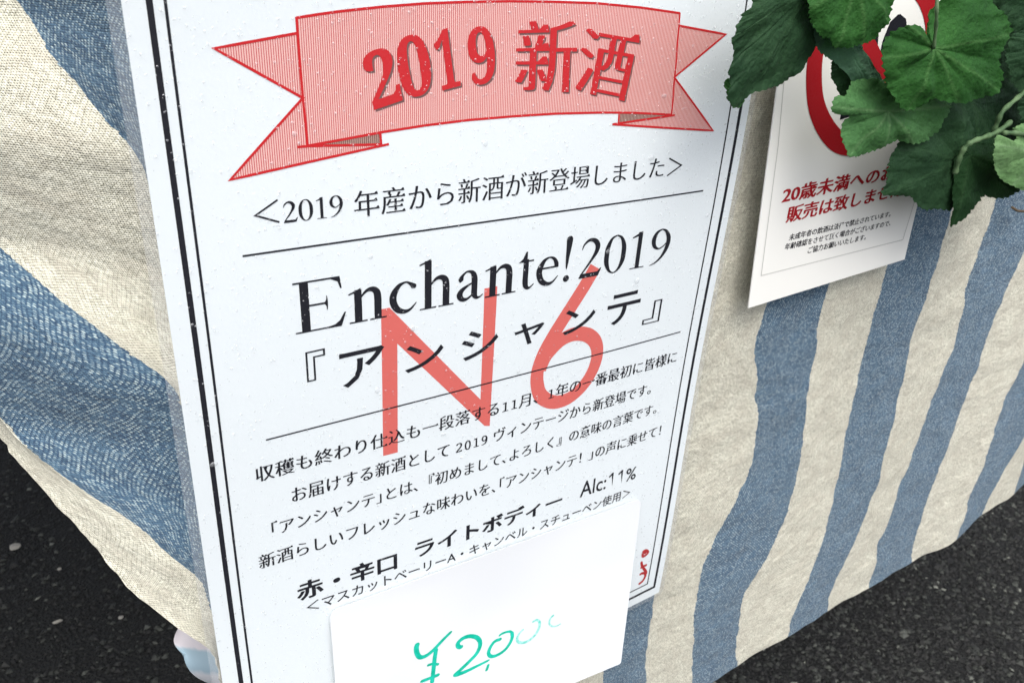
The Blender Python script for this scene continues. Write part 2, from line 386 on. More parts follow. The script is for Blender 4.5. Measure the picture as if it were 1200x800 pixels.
def quad_from(bl, br, hl, hr):
    q = []
    for p, h in ((bl, hl), (br, hr)):
        d = UPX - np.array(p, float); q.append(np.array(p, float) - d / d[1] * h)
    return [bl, br, tuple(q[0]), tuple(q[1])]
def refine(verts, faces, maxlen):
    bm = bmesh.new(); vv = [bm.verts.new(p) for p in verts]
    for f in faces:
        try: bm.faces.new([vv[i] for i in f])
        except ValueError: pass
    bm.normal_update(); bmesh.ops.triangulate(bm, faces=bm.faces[:], ngon_method='EAR_CLIP')
    for _ in range(6):
        e = [e for e in bm.edges if e.calc_length() > maxlen]
        if not e: break
        bmesh.ops.subdivide_edges(bm, edges=e, cuts=1); bmesh.ops.triangulate(bm, faces=[f for f in bm.faces if len(f.verts) > 3])
    bm.verts.index_update()
    o = [tuple(v.co) for v in bm.verts], [tuple(v.index for v in f.verts) for f in bm.faces]; bm.free(); return o
LAY = [0]
def put_text(body, quad, m, surf, parent, name='text_line', off=0., copies=((0, 0),), tri=0, lift=.00010, label=None, shift=(0, 0), space=1.0):
    """quad: baseline-left, baseline-right, top-left, top-right of the ink; surf(px,py,lift)->point"""
    v, f = glyphs(body, off, space)
    if tri: v, f = uroko(v, f, tri)
    lo, hi = v.min(0), v.max(0)
    q = [np.array(UV(*p)) for p in quad]
    V, F = [], []
    for k, (dx, dy) in enumerate(copies):
        n = (v + np.array([dx, dy]) - lo) / (hi - lo); b = len(V)
        for s, tt_ in n:
            p = (q[0] * (1 - s) + q[1] * s) * (1 - tt_) + (q[2] * (1 - s) + q[3] * s) * tt_
            V.append(surf(p[0] + shift[0], p[1] + shift[1], lift + k * .000012))
        F += [tuple(i + b for i in p) for p in f]
    o = mesh_obj(name, V, F, m, parent)
    if label: o['label'] = label
    return o
def put_poly(px, m, surf, parent, name, lift=.00008, maxlen=.006, label=None):
    uvp = [UV(*p) for p in px]
    v, f = refine([(a[0], a[1], 0) for a in uvp], [tuple(range(len(uvp)))], maxlen)
    o = mesh_obj(name, [surf(a[0], a[1], lift) for a in v], f, m, parent)
    if label: o['label'] = label
    return o
def smooth_path(pts, n=8):
    pts = [np.array(p, float) for p in pts]; out = []
    for i in range(len(pts) - 1):
        p0, p1, p2, p3 = pts[max(i - 1, 0)], pts[i], pts[i + 1], pts[min(i + 2, len(pts) - 1)]
        for k in range(n):
            u = k / n; out.append(.5 * ((2 * p1) + (-p0 + p2) * u + (2 * p0 - 5 * p1 + 4 * p2 - p3) * u * u + (-p0 + 3 * p1 - 3 * p2 + p3) * u ** 3))
    return out + [pts[-1]]
def put_stroke(paths, wid, m, surf, parent, name, lift=.0001, smooth=True, taper=None, label=None, wide=None, cap=True):
    """strokes of wid metres along pixel paths, on the sheet's own plane"""
    V, F = [], []; k = 0
    for path in paths:
        pts = smooth_path(path) if smooth else [np.array(p, float) for p in path]
        pp = [np.array(UV(*p)) for p in pts]
        if not smooth:
            q = [pp[0]]
            for a, b in zip(pp, pp[1:]):
                n = max(1, int(np.linalg.norm(b - a) / .005)); q += [a + (b - a) * i / n for i in range(1, n + 1)]
            pp = q
        L = len(pp); b0 = len(V); arc = np.concatenate([[0], np.cumsum([np.linalg.norm(b - a) for a, b in zip(pp, pp[1:])])])
        for i, p in enumerate(pp):
            d0 = pp[i] - pp[i - 1] if i else pp[1] - pp[0]; d1 = pp[i + 1] - pp[i] if i < L - 1 else d0
            d0 = d0 / (np.linalg.norm(d0) + 1e-12); d1 = d1 / (np.linalg.norm(d1) + 1e-12)
            dd = d0 + d1; dd = dd / (np.linalg.norm(dd) + 1e-9); nn = np.array([-dd[1], dd[0]]); mi = 1 / max(.45, abs(np.dot(dd, d0)))
            w = wid / 2 * mi
            if taper: w *= taper(arc[i] / arc[-1])
            if cap:
                e = min(arc[i], arc[-1] - arc[i]) / (wid / 2)
                if e < 1: w *= math.sqrt(max(.12, 1 - (1 - e) ** 2))
            V.append(surf(*(p + nn * w), lift + k * 2e-7)); V.append(surf(*(p - nn * w), lift + k * 2e-7)); k += 1
        F += [(b0 + 2 * i, b0 + 2 * i + 1, b0 + 2 * i + 3, b0 + 2 * i + 2) for i in range(L - 1)]; k += 30
    o = mesh_obj(name, V, F, m, parent)
    if label: o['label'] = label
    return o

# ------------------------------------------------------------------ the poster
u0, u1 = .16410664 * K, 1.1616 * K; v1 = 1.3760 * K; v0 = v1 - 1.414 * (u1 - u0)
poster = thing('wine_poster', 'laminated white new-wine poster with a red ribbon banner and black Japanese text, beaded with water', 'poster', ((u0 + u1) / 2, K, H - v1))
def sheet(name, a, b, c, d, y, m, parent, rad, nu=50, nv=70, lift=0.):
    bm = bmesh.new(); pts = []
    for (cx, cy, a0) in ((c - rad, b + rad, -90), (c - rad, d - rad, 0), (a + rad, d - rad, 90), (a + rad, b + rad, 180)):
        for k in range(7):
            th = math.radians(a0 + 15 * k); pts.append((cx + rad * math.cos(th), cy + rad * math.sin(th), 0))
    bm.faces.new([bm.verts.new(p) for p in pts])
    for i in range(1, nu):
        bmesh.ops.bisect_plane(bm, geom=bm.verts[:] + bm.edges[:] + bm.faces[:], plane_co=(a + (c - a) * i / nu, 0, 0), plane_no=(1, 0, 0))
    for i in range(1, nv):
        bmesh.ops.bisect_plane(bm, geom=bm.verts[:] + bm.edges[:] + bm.faces[:], plane_co=(0, b + (d - b) * i / nv, 0), plane_no=(0, 1, 0))
    bm.verts.index_update()
    v = [on_poster(p.co.x, p.co.y, lift) for p in bm.verts]; f = [tuple(x.index for x in q.verts) for q in bm.faces]; bm.free()
    return mesh_obj(name, v, f, m, parent, True)
pap = sheet('paper', u0, v0, u1, v1, K, M_paper, poster, .0004); solidify(pap, .0002, -1)
M_back = film('lamination_plastic_back', .14, .2, .2)
e = .0032
bf = sheet('lamination_back', u0 - e, v0 - e, u1 + e, v1 + e, K, M_back, poster, .004, lift=-.0004)
ff = sheet('lamination_film', u0 - e, v0 - e, u1 + e, v1 + e, K, M_film, poster, .004, lift=.00045)
SP = on_poster
def LR(pa, pb): return [pa, pb]
# double border: heavy outer and fine inner frame
def frame(ul, ur, vt, vb, w, name, lift, surf, parent, m):
    h = w / 2; bars = [((ul - h, vt - h), (ul + h, vb + h)), ((ur - h, vt - h), (ur + h, vb + h)), ((ul + h, vb - h), (ur - h, vb + h)), ((ul + h, vt - h), (ur - h, vt + h))]
    V, F = [], []
    for (a, b) in bars:
        v, f = refine([(a[0], a[1], 0), (b[0], a[1], 0), (b[0], b[1], 0), (a[0], b[1], 0)], [(0, 1, 2, 3)], .008)
        o = len(V); V += [surf(p[0], p[1], lift) for p in v]; F += [tuple(i + o for i in q) for q in f]
    return mesh_obj(name, V, F, m, parent)
fo = frame(.19215 * K, 1.1402 * K, -.012 * K, .2837, .0015, 'border_line', .00008, SP, poster, M_black)
fi = frame(.2087 * K, 1.1142 * K, .008 * K, .2790, .00072, 'border_line', .00008, SP, poster, M_black)
fi['label'] = 'fine inner black border line'; fo['label'] = 'heavy outer black border line'
put_stroke([[(285,301),(820,222)]], .00058, M_black, SP, poster, 'rule_line', smooth=False, cap=False)
put_stroke([[(312,516),(797,388)]], .00052, M_black, SP, poster, 'rule_line', smooth=False, cap=False)
# monogram, printed first
Npts = [(446,362),(456,360),(562,467),(566,337),(581,334),(573,498),(567,498),(465,402),(466,529.5),(449,534)]
put_poly(Npts, M_coral, SP, poster, 'monogram_letter', .00005, label='large coral letter N printed behind the text')
put_stroke([[(695,311),(682,334),(664,363),(648,389),(636,411),(629,431),(628,448),(633,463),(647,470),(664,466),(680,453),(692,435),(698,416),(696,400),(686,391),(671,390),(656,397),(643,410),(636,420),(631,433)]],
    .0058, M_coral, SP, poster, 'monogram_digit', .00005, label='large coral figure 6 printed behind the text', cap=False)
# ribbon banner
rib = thing('ribbon_banner', '', '', (0, 0, 0)); bpy.data.objects.remove(rib)
body_top = [(350,22),(375,18),(400,14.5),(450,9),(500,5),(550,3),(600,2),(650,2.6),(700,4.2),(750,9),(795,15.5)]
body_bot = [(783,133.5),(740,131.5),(700,131.5),(650,133),(600,136.5),(550,141),(500,147.5),(450,155.5),(400,165),(362,172)]
ribbon = put_poly(body_top + body_bot, M_hatch, SP, poster, 'ribbon_print', .00006, label='pale red hatched ribbon banner with forked ends')
def rpoly(p, m, lift): return put_poly(p, m, SP, ribbon, 'ribbon_tail', lift)
rpoly([(253,58),(351,40),(357,116)], M_hatch, .00004)
rpoly([(357,116),(362,172),(352,173.5),(447,170),(271,212)], M_hatch, .00004) if False else None
rpoly([(357,116),(362,172),(447,170),(271,212)], M_hatch, .00004)
rpoly([(364,172.5),(447,156),(448,169.5)], M_hatchd, .00004)
rpoly([(793,30),(847,40),(787,90)], M_hatch, .00004)
rpoly([(787,90),(831,152),(716,145),(783,134)], M_hatch, .00004)
rpoly([(723,131.7),(783,134),(722,144)], M_hatchd, .00004)
for pth in (body_top, body_bot, [(350,21),(357,115),(362,173)], [(795,15),(789,75),(783,134)]): put_stroke([pth], .0007, M_red, SP, ribbon, 'ribbon_outline', .00010, smooth=False, cap=False)
for pth in [[(351,40),(253,58),(357,116),(271,212),(380,187),(457,169.5)], [(350,173.5),(362,172.3),(448,170)], [(447,157),(448,170)], 
            [(793.5,30),(847,40),(787,90),(831,152),(770,148.5),(715,145)], [(715,145),(787,134)], [(723,132),(722,143)]]: put_stroke([pth], .0007, M_red, SP, ribbon, 'ribbon_outline', .00011, smooth=False, cap=False)
banner = [(boldserif('2'), [(440,130),(474,118),(424,66),(460,52)], 0), (boldserif('0'), [(474,119),(511,108),(463,47),(500,37)], 0),
          (boldserif('1'), [(517,107.5),(541,101),(509,40),(533,31)], 0), (boldserif('9'), [(553,102),(584,96),(548,35),(578,28)], 0),
          ('新', [(603,107),(669,108),(608,26),(674,23)], 1), ('酒', [(671,106),(728,118),(685,30),(746,40)], 1)]
for ch, q, jp in banner:
    kw = dict(off=-.012, copies=((0, 0), (.02, 0), (.04, 0), (.056, 0)), tri=.10) if jp else dict(off=.004)
    put_text(ch, q, M_greyp, SP, ribbon, 'character_shadow', lift=.00010, shift=(.0006, .0005), **kw)
    put_text(ch, q, M_bright, SP, ribbon, 'banner_character', lift=.00020, **kw)
MIN = dict(off=-.011, copies=((0, 0), (.018, 0), (.036, 0)), tri=.09)
# book-face letters drawn stroke by stroke: ('s', [(x, y, width)...]) curves, ('p', [...]) outlines, cap height = 1
def foot(x0, x1, y=.014): return ('l', [(x0, y, .03), (x1, y, .03)])
ARCH = [(.25, .50, .03), (.36, .615, .06), (.47, .635, .10), (.55, .575, .13), (.575, .45, .14), (.575, .22, .14), (.575, .0, .14)]
FLAG = lambda x, y: ('p', [(x - .18, y - .085), (x - .17, y - .11), (x - .06, y - .08), (x + .071, y), (x + .04, y)])
FACE = {
 'E': (.98, [('l', [(.22, 0, .155), (.22, 1, .155)]), ('l', [(.03, .984, .034), (.86, .984, .034)]), foot(.03, .86, .017), ('l', [(.22, .52, .036), (.62, .52, .036)]),
             ('p', [(.86, 1), (.89, .76), (.862, .76), (.82, .90), (.70, .965), (.70, 1)]), ('s', [(.61, .66, .012), (.612, .58, .03), (.60, .52, .06), (.612, .46, .03), (.61, .38, .012)]),
             ('p', [(.62, .0), (.86, .0), (.95, .27), (.92, .275), (.83, .12), (.74, .055), (.62, .034)])]),
 'n': (.76, [('l', [(.20, 0, .14), (.20, .67, .14)]), FLAG(.20, .69), ('s', ARCH), foot(.03, .37), foot(.42, .74)]),
 'c': (.62, [('s', [(.545, .50, .02), (.53, .54, .11), (.47, .60, .07), (.37, .655, .035), (.23, .60, .085), (.125, .44, .135), (.115, .28, .14), (.19, .12, .125), (.33, .045, .09), (.46, .075, .05), (.58, .20, .018)])]),
 'h': (.76, [('l', [(.20, 0, .14), (.20, 1.02, .14)]), FLAG(.20, 1.045), ('s', ARCH), foot(.03, .37), foot(.42, .74)]),
 'a': (.64, [('s', [(.12, .44, .02), (.13, .50, .11), (.17, .585, .06), (.27, .655, .04), (.38, .615, .09), (.425, .50, .13), (.43, .30, .13), (.43, .14, .13), (.475, .055, .08), (.55, .05, .04), (.625, .105, .018)]),
             ('s', [(.40, .40, .03), (.28, .345, .05), (.155, .26, .10), (.11, .16, .13), (.165, .065, .10), (.27, .055, .06), (.39, .135, .03)])]),
 't': (.42, [('s', [(.20, .70, .125), (.20, .45, .125), (.20, .18, .13), (.235, .065, .10), (.31, .04, .05), (.41, .115, .018)]), ('l', [(.10, .655, .035), (.38, .655, .035)]), ('p', [(.02, .64), (.12, .72), (.19, .87), (.225, .87), (.225, .64)])]),
 'e': (.62, [('l', [(.13, .42, .04), (.57, .42, .04)]), ('s', [(.525, .405, .10), (.515, .50, .10), (.45, .61, .07), (.34, .655, .035), (.215, .595, .085), (.12, .43, .135), (.115, .28, .14), (.19, .12, .125), (.33, .045, .09), (.46, .075, .05), (.58, .20, .018)])]),
 '2': (.60, [('s', [(.045, .72, .018), (.09, .85, .05), (.21, .945, .08), (.34, .915, .12), (.42, .79, .13), (.40, .63, .11), (.30, .44, .07), (.17, .24, .05), (.05, .07, .035)]), ('p', [(.02, 0), (.50, 0), (.57, .20), (.54, .20), (.47, .115), (.08, .115), (.02, .035)])]),
 '0': (.60, [('s', [(.29, .975, .035), (.17, .90, .07), (.09, .70, .12), (.075, .49, .13), (.09, .28, .12), (.17, .08, .07), (.29, .0, .035), (.41, .08, .07), (.49, .28, .12), (.505, .49, .13), (.49, .70, .12), (.41, .90, .07), (.29, .975, .035)])]),
 '1': (.60, [('l', [(.31, 0, .12), (.31, .98, .12)]), ('p', [(.10, .86), (.11, .83), (.25, .87), (.37, .99), (.34, .99)]), foot(.12, .50)]),
 '9': (.60, [('s', [(.29, .975, .035), (.16, .90, .085), (.09, .72, .125), (.13, .53, .10), (.25, .44, .05), (.37, .49, .035), (.45, .58, .03)]), ('s', [(.29, .975, .035), (.41, .90, .08), (.50, .70, .125), (.48, .45, .12), (.38, .22, .08), (.22, .06, .045), (.06, .0, .018)])]),
}
def put_face(word, quad, m, surf, parent, name='text_line', lift=.0001, heavy=1.0):
    q = [np.array(UV(*p)) for p in quad]; tot = sum(FACE[c][0] for c in word); V, F = [], []; x0 = 0; lay = 0
    def add(pts, faces):
        nonlocal lay
        b = len(V)
        for i, (x, y) in enumerate(pts):
            sx = (x + x0) / tot; p = (q[0] * (1 - sx) + q[1] * sx) * (1 - y) + (q[2] * (1 - sx) + q[3] * sx) * y
            V.append(surf(p[0], p[1], lift + lay * 6e-6 + i * 4e-8))
        F.extend(tuple(i + b for i in f) for f in faces); lay = (lay + 1) % 8
    for c in word:
        for kind, pts in FACE[c][1]:
            if kind == 'p': add(pts, [tuple(range(len(pts)))]) if len(pts) < 6 else add(*(lambda r: ([p[:2] for p in r[0]], r[1]))(refine([(a, b_, 0) for a, b_ in pts], [tuple(range(len(pts)))], 9)))
            else:
                sp = smooth_path(pts, 6) if kind == 's' else [np.array(pts[0]) + (np.array(pts[-1]) - np.array(pts[0])) * k / 8 for k in range(9)]
                o, L = [], len(sp)
                for i in range(L):
                    d = sp[min(i + 1, L - 1)][:2] - sp[max(i - 1, 0)][:2]; d = d / (np.linalg.norm(d) + 1e-9); nn = np.array([-d[1], d[0]]) * sp[i][2] / 2 * heavy
                    o += [tuple(sp[i][:2] + nn), tuple(sp[i][:2] - nn)]
                add(o, [(2 * i, 2 * i + 1, 2 * i + 3, 2 * i + 2) for i in range(L - 1)])
        x0 += FACE[c][0]
    return mesh_obj(name, V, F, m, parent)
put_text('＜', quad_from((299,268), (329,262), 28, 28), M_black, SP, poster, off=-.004)
put_face('2019', quad_from((333,262.5), (404,253), 25, 25), M_black, SP, poster)
put_text('年産から新酒が新登場しました', quad_from((416,256), (772,206), 31, 24), M_black, SP, poster, **MIN)
put_text('＞', quad_from((777,205.5), (794,203), 22, 22), M_black, SP, poster, off=-.004)
put_face('Enchante', quad_from((345,392.5), (652,330.5), 59.5, 50.5), M_black, SP, poster)
put_face('2019', quad_from((674,325.5), (780,305.5), 47, 41.5), M_black, SP, poster, heavy=.92)
put_stroke([[(665.5,275),(664.5,285),(662.3,300),(660.8,314)]], .0029, M_black, SP, poster, 'exclamation_mark', taper=lambda s: 1 - .78 * s ** 1.1)
put_stroke([[(660.6,321),(660.3,328.5)]], .0027, M_black, SP, poster, 'exclamation_dot')
# katakana name, letter by letter along the slanting line
def kana_quad(x0, x1, yt, yb, s=-.235):
    w = x1 - x0; h = (yb - yt) - abs(s) * w
    return quad_from((x0 + .0, yb), (x1 + .0, yb + s * w), h, h)
kana = [('『', (360,382,408,448)), ('ア', (399,450,403,456)), ('ン', (474,518,396,437)), ('シ', (539,581,380,423)), ('ャ', (600,634,372,406)), ('ン', (657,693,355,392)), ('テ', (707,745,337,382)), ('』', (750,770,349,380))]
for ch, b in kana:
    put_text(ch, kana_quad(*b), M_black, SP, poster, 'large_character', off=.008 if ch not in '『』' else -.002, copies=((0, 0), (.008, .004)))
BODY = dict(off=-.009, copies=((0, 0), (.018, 0), (.036, 0), (.048, 0)), tri=.10)
put_text('収穫も終わり仕込も一段落する' + lightserif('11') + '月、' + lightserif('1') + '年の一番最初に皆様に', quad_from((301,566.5), (791,424), 18, 14), M_black, SP, poster, **BODY)
put_text('お届けする新酒として ' + lightserif('2019') + ' ヴィンテージから新登場です。', quad_from((343,590), (761,461), 17.5, 13.5), M_black, SP, poster, **BODY)
put_text('｢アンシャンテ｣とは､『初めまして､よろしく』の意味の言葉です。', quad_from((320,630), (768,484), 17.5, 13.5), M_black, SP, poster, **BODY)
put_text('新酒らしいフレッシュな味わいを､｢アンシャンテ！｣の声に乗せて！', quad_from((305,669), (773,510), 17.5, 14), M_black, SP, poster, **BODY)
GB = dict(off=.012, copies=((0, 0), (.02, 0), (.04, .012)))
put_text('赤・辛口', quad_from((349,706), (464,666), 21, 20), M_black, SP, poster, **GB)
put_text('ライトボディー', quad_from((486,654), (656,592), 20, 17), M_black, SP, poster, **GB)
put_text('Alc:\U0001D7E3\U0001D7E3%', quad_from((678,582), (744,560), 19, 15), M_black, SP, poster, off=.008)
put_text('＜マスカットベーリーA・キャンベル・スチューベン使用＞', quad_from((360,719), (737,581), 13, 11), M_black, SP, poster, off=.004, copies=((0, 0), (.012, .006)))
put_stroke([[(752,646),(756,644),(759,646),(757,649),(753,651),(753,647),(757,647)], [(751,657),(752,662),(754,665)], [(758,661),(753,663),(750,665)], [(753,664),(757,670),(755,674)],
            [(749,673),(752,671),(756,671)], [(755,668),(756,674),(753,680),(748,684)]], .0015, M_seal, SP, poster, 'seal_print', label='edge of a red stamped seal beside the price card')

# water beads on the film
def beads():
    vs, fs = [], []
    for i in range(8000):
        u = u0 + (u1 - u0) * random.random(); v = v0 + (v1 - v0) * random.random() ** 1.5
        r = .00014 + .0003 * random.random() ** 2.5
        if random.random() < .004: r = random.uniform(.0007, .0013)
        b = len(vs); a = random.random() * 6.28; ex = random.uniform(.8, 1.25); hh = r * random.uniform(.35, .6)
        if r > .0006: hh = r * .3
        for ring, (rr, z) in enumerate(((1, 0), (.75, .6), (.4, .92))):
            for k in range(8):
                th = a + k * math.pi / 4; vs.append(on_poster(u + rr * r * ex * math.cos(th), v + rr * r / ex * math.sin(th), .00047 + z * hh))
        vs.append(on_poster(u, v, .00047 + hh))
        for ring in range(2):
            for k in range(8): fs.append((b + ring * 8 + k, b + ring * 8 + (k + 1) % 8, b + ring * 8 + 8 + (k + 1) % 8, b + ring * 8 + 8 + k))
        for k in range(8): fs.append((b + 16 + k, b + 16 + (k + 1) % 8, b + 24))
    o = mesh_obj('water_beads', vs, fs, M_drop, None, True, face=True); o['kind'] = 'stuff'
    o['label'] = 'fine water beads scattered over the laminated poster'; o['category'] = 'water beads'
beads()

# ------------------------------------------------------------------ price card
pc = thing('price_card', 'white card with a handwritten teal price over the foot of the poster', 'price card', P(560, 660, .985))
cu = [np.array(UV(*p)) for p in ((386,716),(752,583.5),(727.5,777),(402,912))]     # corners on the poster plane: tl, tr, br, bl
def card_lift(s, t_):
    return .0016 + .009 * t_ ** 1.4 + .004 * max(0, s - .6) * t_ + .0012 * math.sin(s * 3.1) * (1 - t_) + .0008 * noise.noise(Vector((s * 3.3, t_ * 2.6, 4.)))
def card_point(s, t_, lift=0.):
    # corners are where their image lies once the sheet stands off the poster
    p = (cu[0] * (1 - s) + cu[1] * s) * (1 - t_) + (cu[3] * (1 - s) + cu[2] * s) * t_
    d = card_lift(s, t_) + lift; k = (K - d) / K
    return Vector((p[0] * k, K - d, H - p[1] * k))
n, mrow = 40, 30; vs = []; fs = []
bm = bmesh.new(); r = .022; pts = []
for cx, cy, a0 in ((1 - r, r * 1.7, -90), (1 - r * .4, 1 - r * .4, 0), (r * .4, 1 - r * .4, 90), (r, r * 1.7, 180)):
    rx = r if a0 in (-90, 180) else r * .4; ry = r * 1.7 if a0 in (-90, 180) else r * .4
    for k in range(6):
        th = math.radians(a0 + 18 * k); pts.append((cx + rx * math.cos(th), cy + ry * math.sin(th), 0))
bm.faces.new([bm.verts.new(p) for p in pts])
for i in range(1, n): bmesh.ops.bisect_plane(bm, geom=bm.verts[:] + bm.edges[:] + bm.faces[:], plane_co=(i / n, 0, 0), plane_no=(1, 0, 0))
for i in range(1, mrow): bmesh.ops.bisect_plane(bm, geom=bm.verts[:] + bm.edges[:] + bm.faces[:], plane_co=(0, i / mrow, 0), plane_no=(0, 1, 0))
bm.verts.index_update()
card = mesh_obj('card', [card_point(p.co.x, p.co.y) for p in bm.verts], [tuple(x.index for x in q.verts) for q in bm.faces], M_card, pc, True); bm.free()
solidify(card, .00015, -1)
def inv_bilinear(p):
    s = t_ = .5
    for _ in range(12):
        f = (cu[0] * (1 - s) + cu[1] * s) * (1 - t_) + (cu[3] * (1 - s) + cu[2] * s) * t_ - p
        ds = (cu[1] - cu[0]) * (1 - t_) + (cu[2] - cu[3]) * t_; dt = (cu[3] - cu[0]) * (1 - s) + (cu[2] - cu[1]) * s
        d = np.linalg.solve(np.array([ds, dt]).T, -f); s += d[0]; t_ += d[1]
    return s, t_
def on_card(u, v, lift=0.):
    return card_point(*inv_bilinear(np.array([u, v])), lift)
z5 = lambda L: [(460 + x / 5, 680 + y / 5) for x, y in L]
mk = lambda pths, w, m, tp=None, lift=.00012: put_stroke([z5(p) for p in pths], w * 1.3, m, on_card, pc, 'marker_stroke', lift, taper=tp)
mk([[(150,362),(140,390),(144,425),(163,448),(200,437),(240,405),(290,352),(348,294)]], .0016, M_teal, lambda s: 1.15 - .45 * s)
mk([[(256,395),(248,450),(240,520),(231,604)]], .0015, M_teal, None, .00018)
mk([[(202,497),(235,487),(272,490)]], .0010, M_teal, None, .00024)
mk([[(163,592),(220,570),(277,547)]], .0013, M_teal, None, .00024)
mk([[(413,378),(397,389),(383,380),(388,358),(420,333),(463,324),(500,337),(514,372),(494,424),(450,472),(400,520),(368,551),(420,535),(500,497),(570,462)]], .0016, M_teal, lambda s: 1 if s < .75 else 1 - (s - .75) * 1.6)
mk([[(563,487),(557,508),(548,530)]], .0011, M_teal)
mk([[(640,340),(600,355),(573,390),(563,425),(580,443),(620,432),(665,398),(698,345),(700,308),(684,297),(645,308),(622,325)]], .0014, M_teal, lambda s: 1 if s < .8 else .7)
mk([[(770,282),(740,312),(730,345),(745,362),(785,357),(825,328),(855,285),(862,245),(845,229),(818,243)]], .0011, M_tealpale, lambda s: .75 + .3 * math.sin(s * 3.1))
mk([[(947,198),(925,222),(919,252),(938,267),(965,263),(988,250)]], .0009, M_tealpale, lambda s: 1 - .5 * s)

# ------------------------------------------------------------------ age sign
SW = .982
sg = thing('age_notice_sign', 'off-white notice card with red under-20 sales warning, half hidden by the leaves', 'sign', P(970, 340, SW))
def on_sign(u, v, lift=0.):
    b = .0010 * math.sin(v * 25 + u * 9); d = K * SW - lift + b; k = d / K
    return Vector((u * k, d, H - v * k))
sc_ = [np.array(UV(*p)) for p in ((932,-60),(1143,-46),(1060,304),(877,361))]
vs = []
for j in range(30):
    for i in range(20):
        s, t_ = i / 19, j / 29; p = (sc_[0] * (1 - s) + sc_[1] * s) * (1 - t_) + (sc_[3] * (1 - s) + sc_[2] * s) * t_; vs.append(on_sign(p[0], p[1]))
sp = mesh_obj('card', vs, grid_faces(20, 30), M_sign, sg, True); solidify(sp, .0005, -1)
put_stroke([[(928,-50),(919,92),(912,170),(892,323)], [(892,323),(1058,281)], [(1058,281),(1072,235),(1100,120)]], .0005, M_grey, on_sign, sg, 'border_line', smooth=False, cap=False)
# prohibition ring with slash and the figure 20
ring = [(948,92),(951,58),(965,20),(985,-12),(1020,-34),(1060,-34),(1085,-12),(1093,20),(1088,62),(1074,100),(1054,135),(1030,158),(1004,168),(982,166),(965,150),(953,122),(948,92)]
ring = [(954,92),(957,60),(968,24),(988,-8),(1020,-30),(1056,-32),(1081,-10),(1092,22),(1090,60),(1078,100),(1058,135),(1034,158),(1006,170),(984,167),(968,150),(957,124),(954,92)]
ring = ring[9:-1] + ring[:10]
put_stroke([ring], .0090, M_signred, on_sign, sg, 'prohibition_ring', .00016, cap=False)
put_stroke([[(978,0),(1002,35),(1020,60),(1034,92),(1050,132)]], .0085, M_signred, on_sign, sg, 'prohibition_slash', .00030, cap=False)
put_text('20', [(984,142),(1052,120),(1004,26),(1068,14)], M_black, on_sign, sg, 'crossed_out_number', off=.02, lift=.0001, copies=((0, 0), (.03, 0)))
GS = dict(off=.008, copies=((0, 0), (.03, 0), (.05, .016)))
put_text('20歳未満へのお酒の', quad_from((915,239.5), (1078,203), 20, 17), M_signred, on_sign, sg, **GS)
put_text('販売は致しません', quad_from((920,262), (1056,230), 19.5, 17), M_signred, on_sign, sg, **GS)
for b_, q_ in (('未成年者の飲酒は法律で禁止されています。', ((924,282.5), (1043,254))), ('年齢確認をさせて頂く場合がございますので、', ((919,293.5), (1043,264.5))), ('ご協力お願いいたします。', ((946,297.5), (1014,281)))):
    put_text(b_, quad_from(*q_, 8, 7), M_black, on_sign, sg, 'small_print', off=.008, copies=((0, 0), (.03, .01)))

# ------------------------------------------------------------------ ivy
def leaf_mat(name, c1, c2, vein, back=None):
    m = mat(name, c1, .62, .22); t = NT(m); v = t.obj()
    n1 = t.noise(45, 4, v); n2 = t.noise(700, 3, v)
    c = t.ramp(n1, [(.3, c1), (.7, c2)])
    at = t.new('ShaderNodeAttribute', attribute_name='vein')
    c = t.mix(t.math('MULTIPLY', at.outputs['Fac'], .6), c, vein)
    t.link(t.mix(t.math('MULTIPLY', n2, .6), c, (c1[0] * .5, c1[1] * .5, c1[2] * .5, 1)), t.b.inputs['Base Color'])
    hh = t.math('ADD', t.math('MULTIPLY', n2, .6), t.math('MULTIPLY', t.noise(220, 3, v), 1.0)); t.bump(hh, .8, .0011)
    t.b.inputs['Transmission Weight'].default_value = 0
    tr = t.n.new('ShaderNodeBsdfTranslucent'); tr.inputs[0].default_value = (c2[0] * 1.3, c2[1] * 1.3, c2[2] * .8, 1)
    mx = t.n.new('ShaderNodeMixShader'); mx.inputs[0].default_value = .34
    o = t.n['Material Output']; t.link(t.b.outputs[0], mx.inputs[1]); t.link(tr.outputs[0], mx.inputs[2]); t.link(mx.outputs[0], o.inputs[0])
    return m
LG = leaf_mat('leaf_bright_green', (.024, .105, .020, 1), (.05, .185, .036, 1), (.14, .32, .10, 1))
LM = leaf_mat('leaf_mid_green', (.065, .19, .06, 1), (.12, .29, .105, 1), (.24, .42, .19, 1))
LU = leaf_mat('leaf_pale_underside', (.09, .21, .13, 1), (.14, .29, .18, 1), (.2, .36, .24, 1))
LD = leaf_mat('leaf_dark_green', (.02, .062, .026, 1), (.04, .105, .042, 1), (.06, .14, .06, 1))  # darker leaf tone, partly standing in for shade among the leaves
LP = leaf_mat('leaf_pale_green', (.17, .34, .13, 1), (.26, .45, .2, 1), (.35, .52, .3, 1))
ivy = thing('ivy_garland', 'hanging artificial ivy with serrated green leaves over the corner of the notice card', 'plant', P(1120, 60, .85))
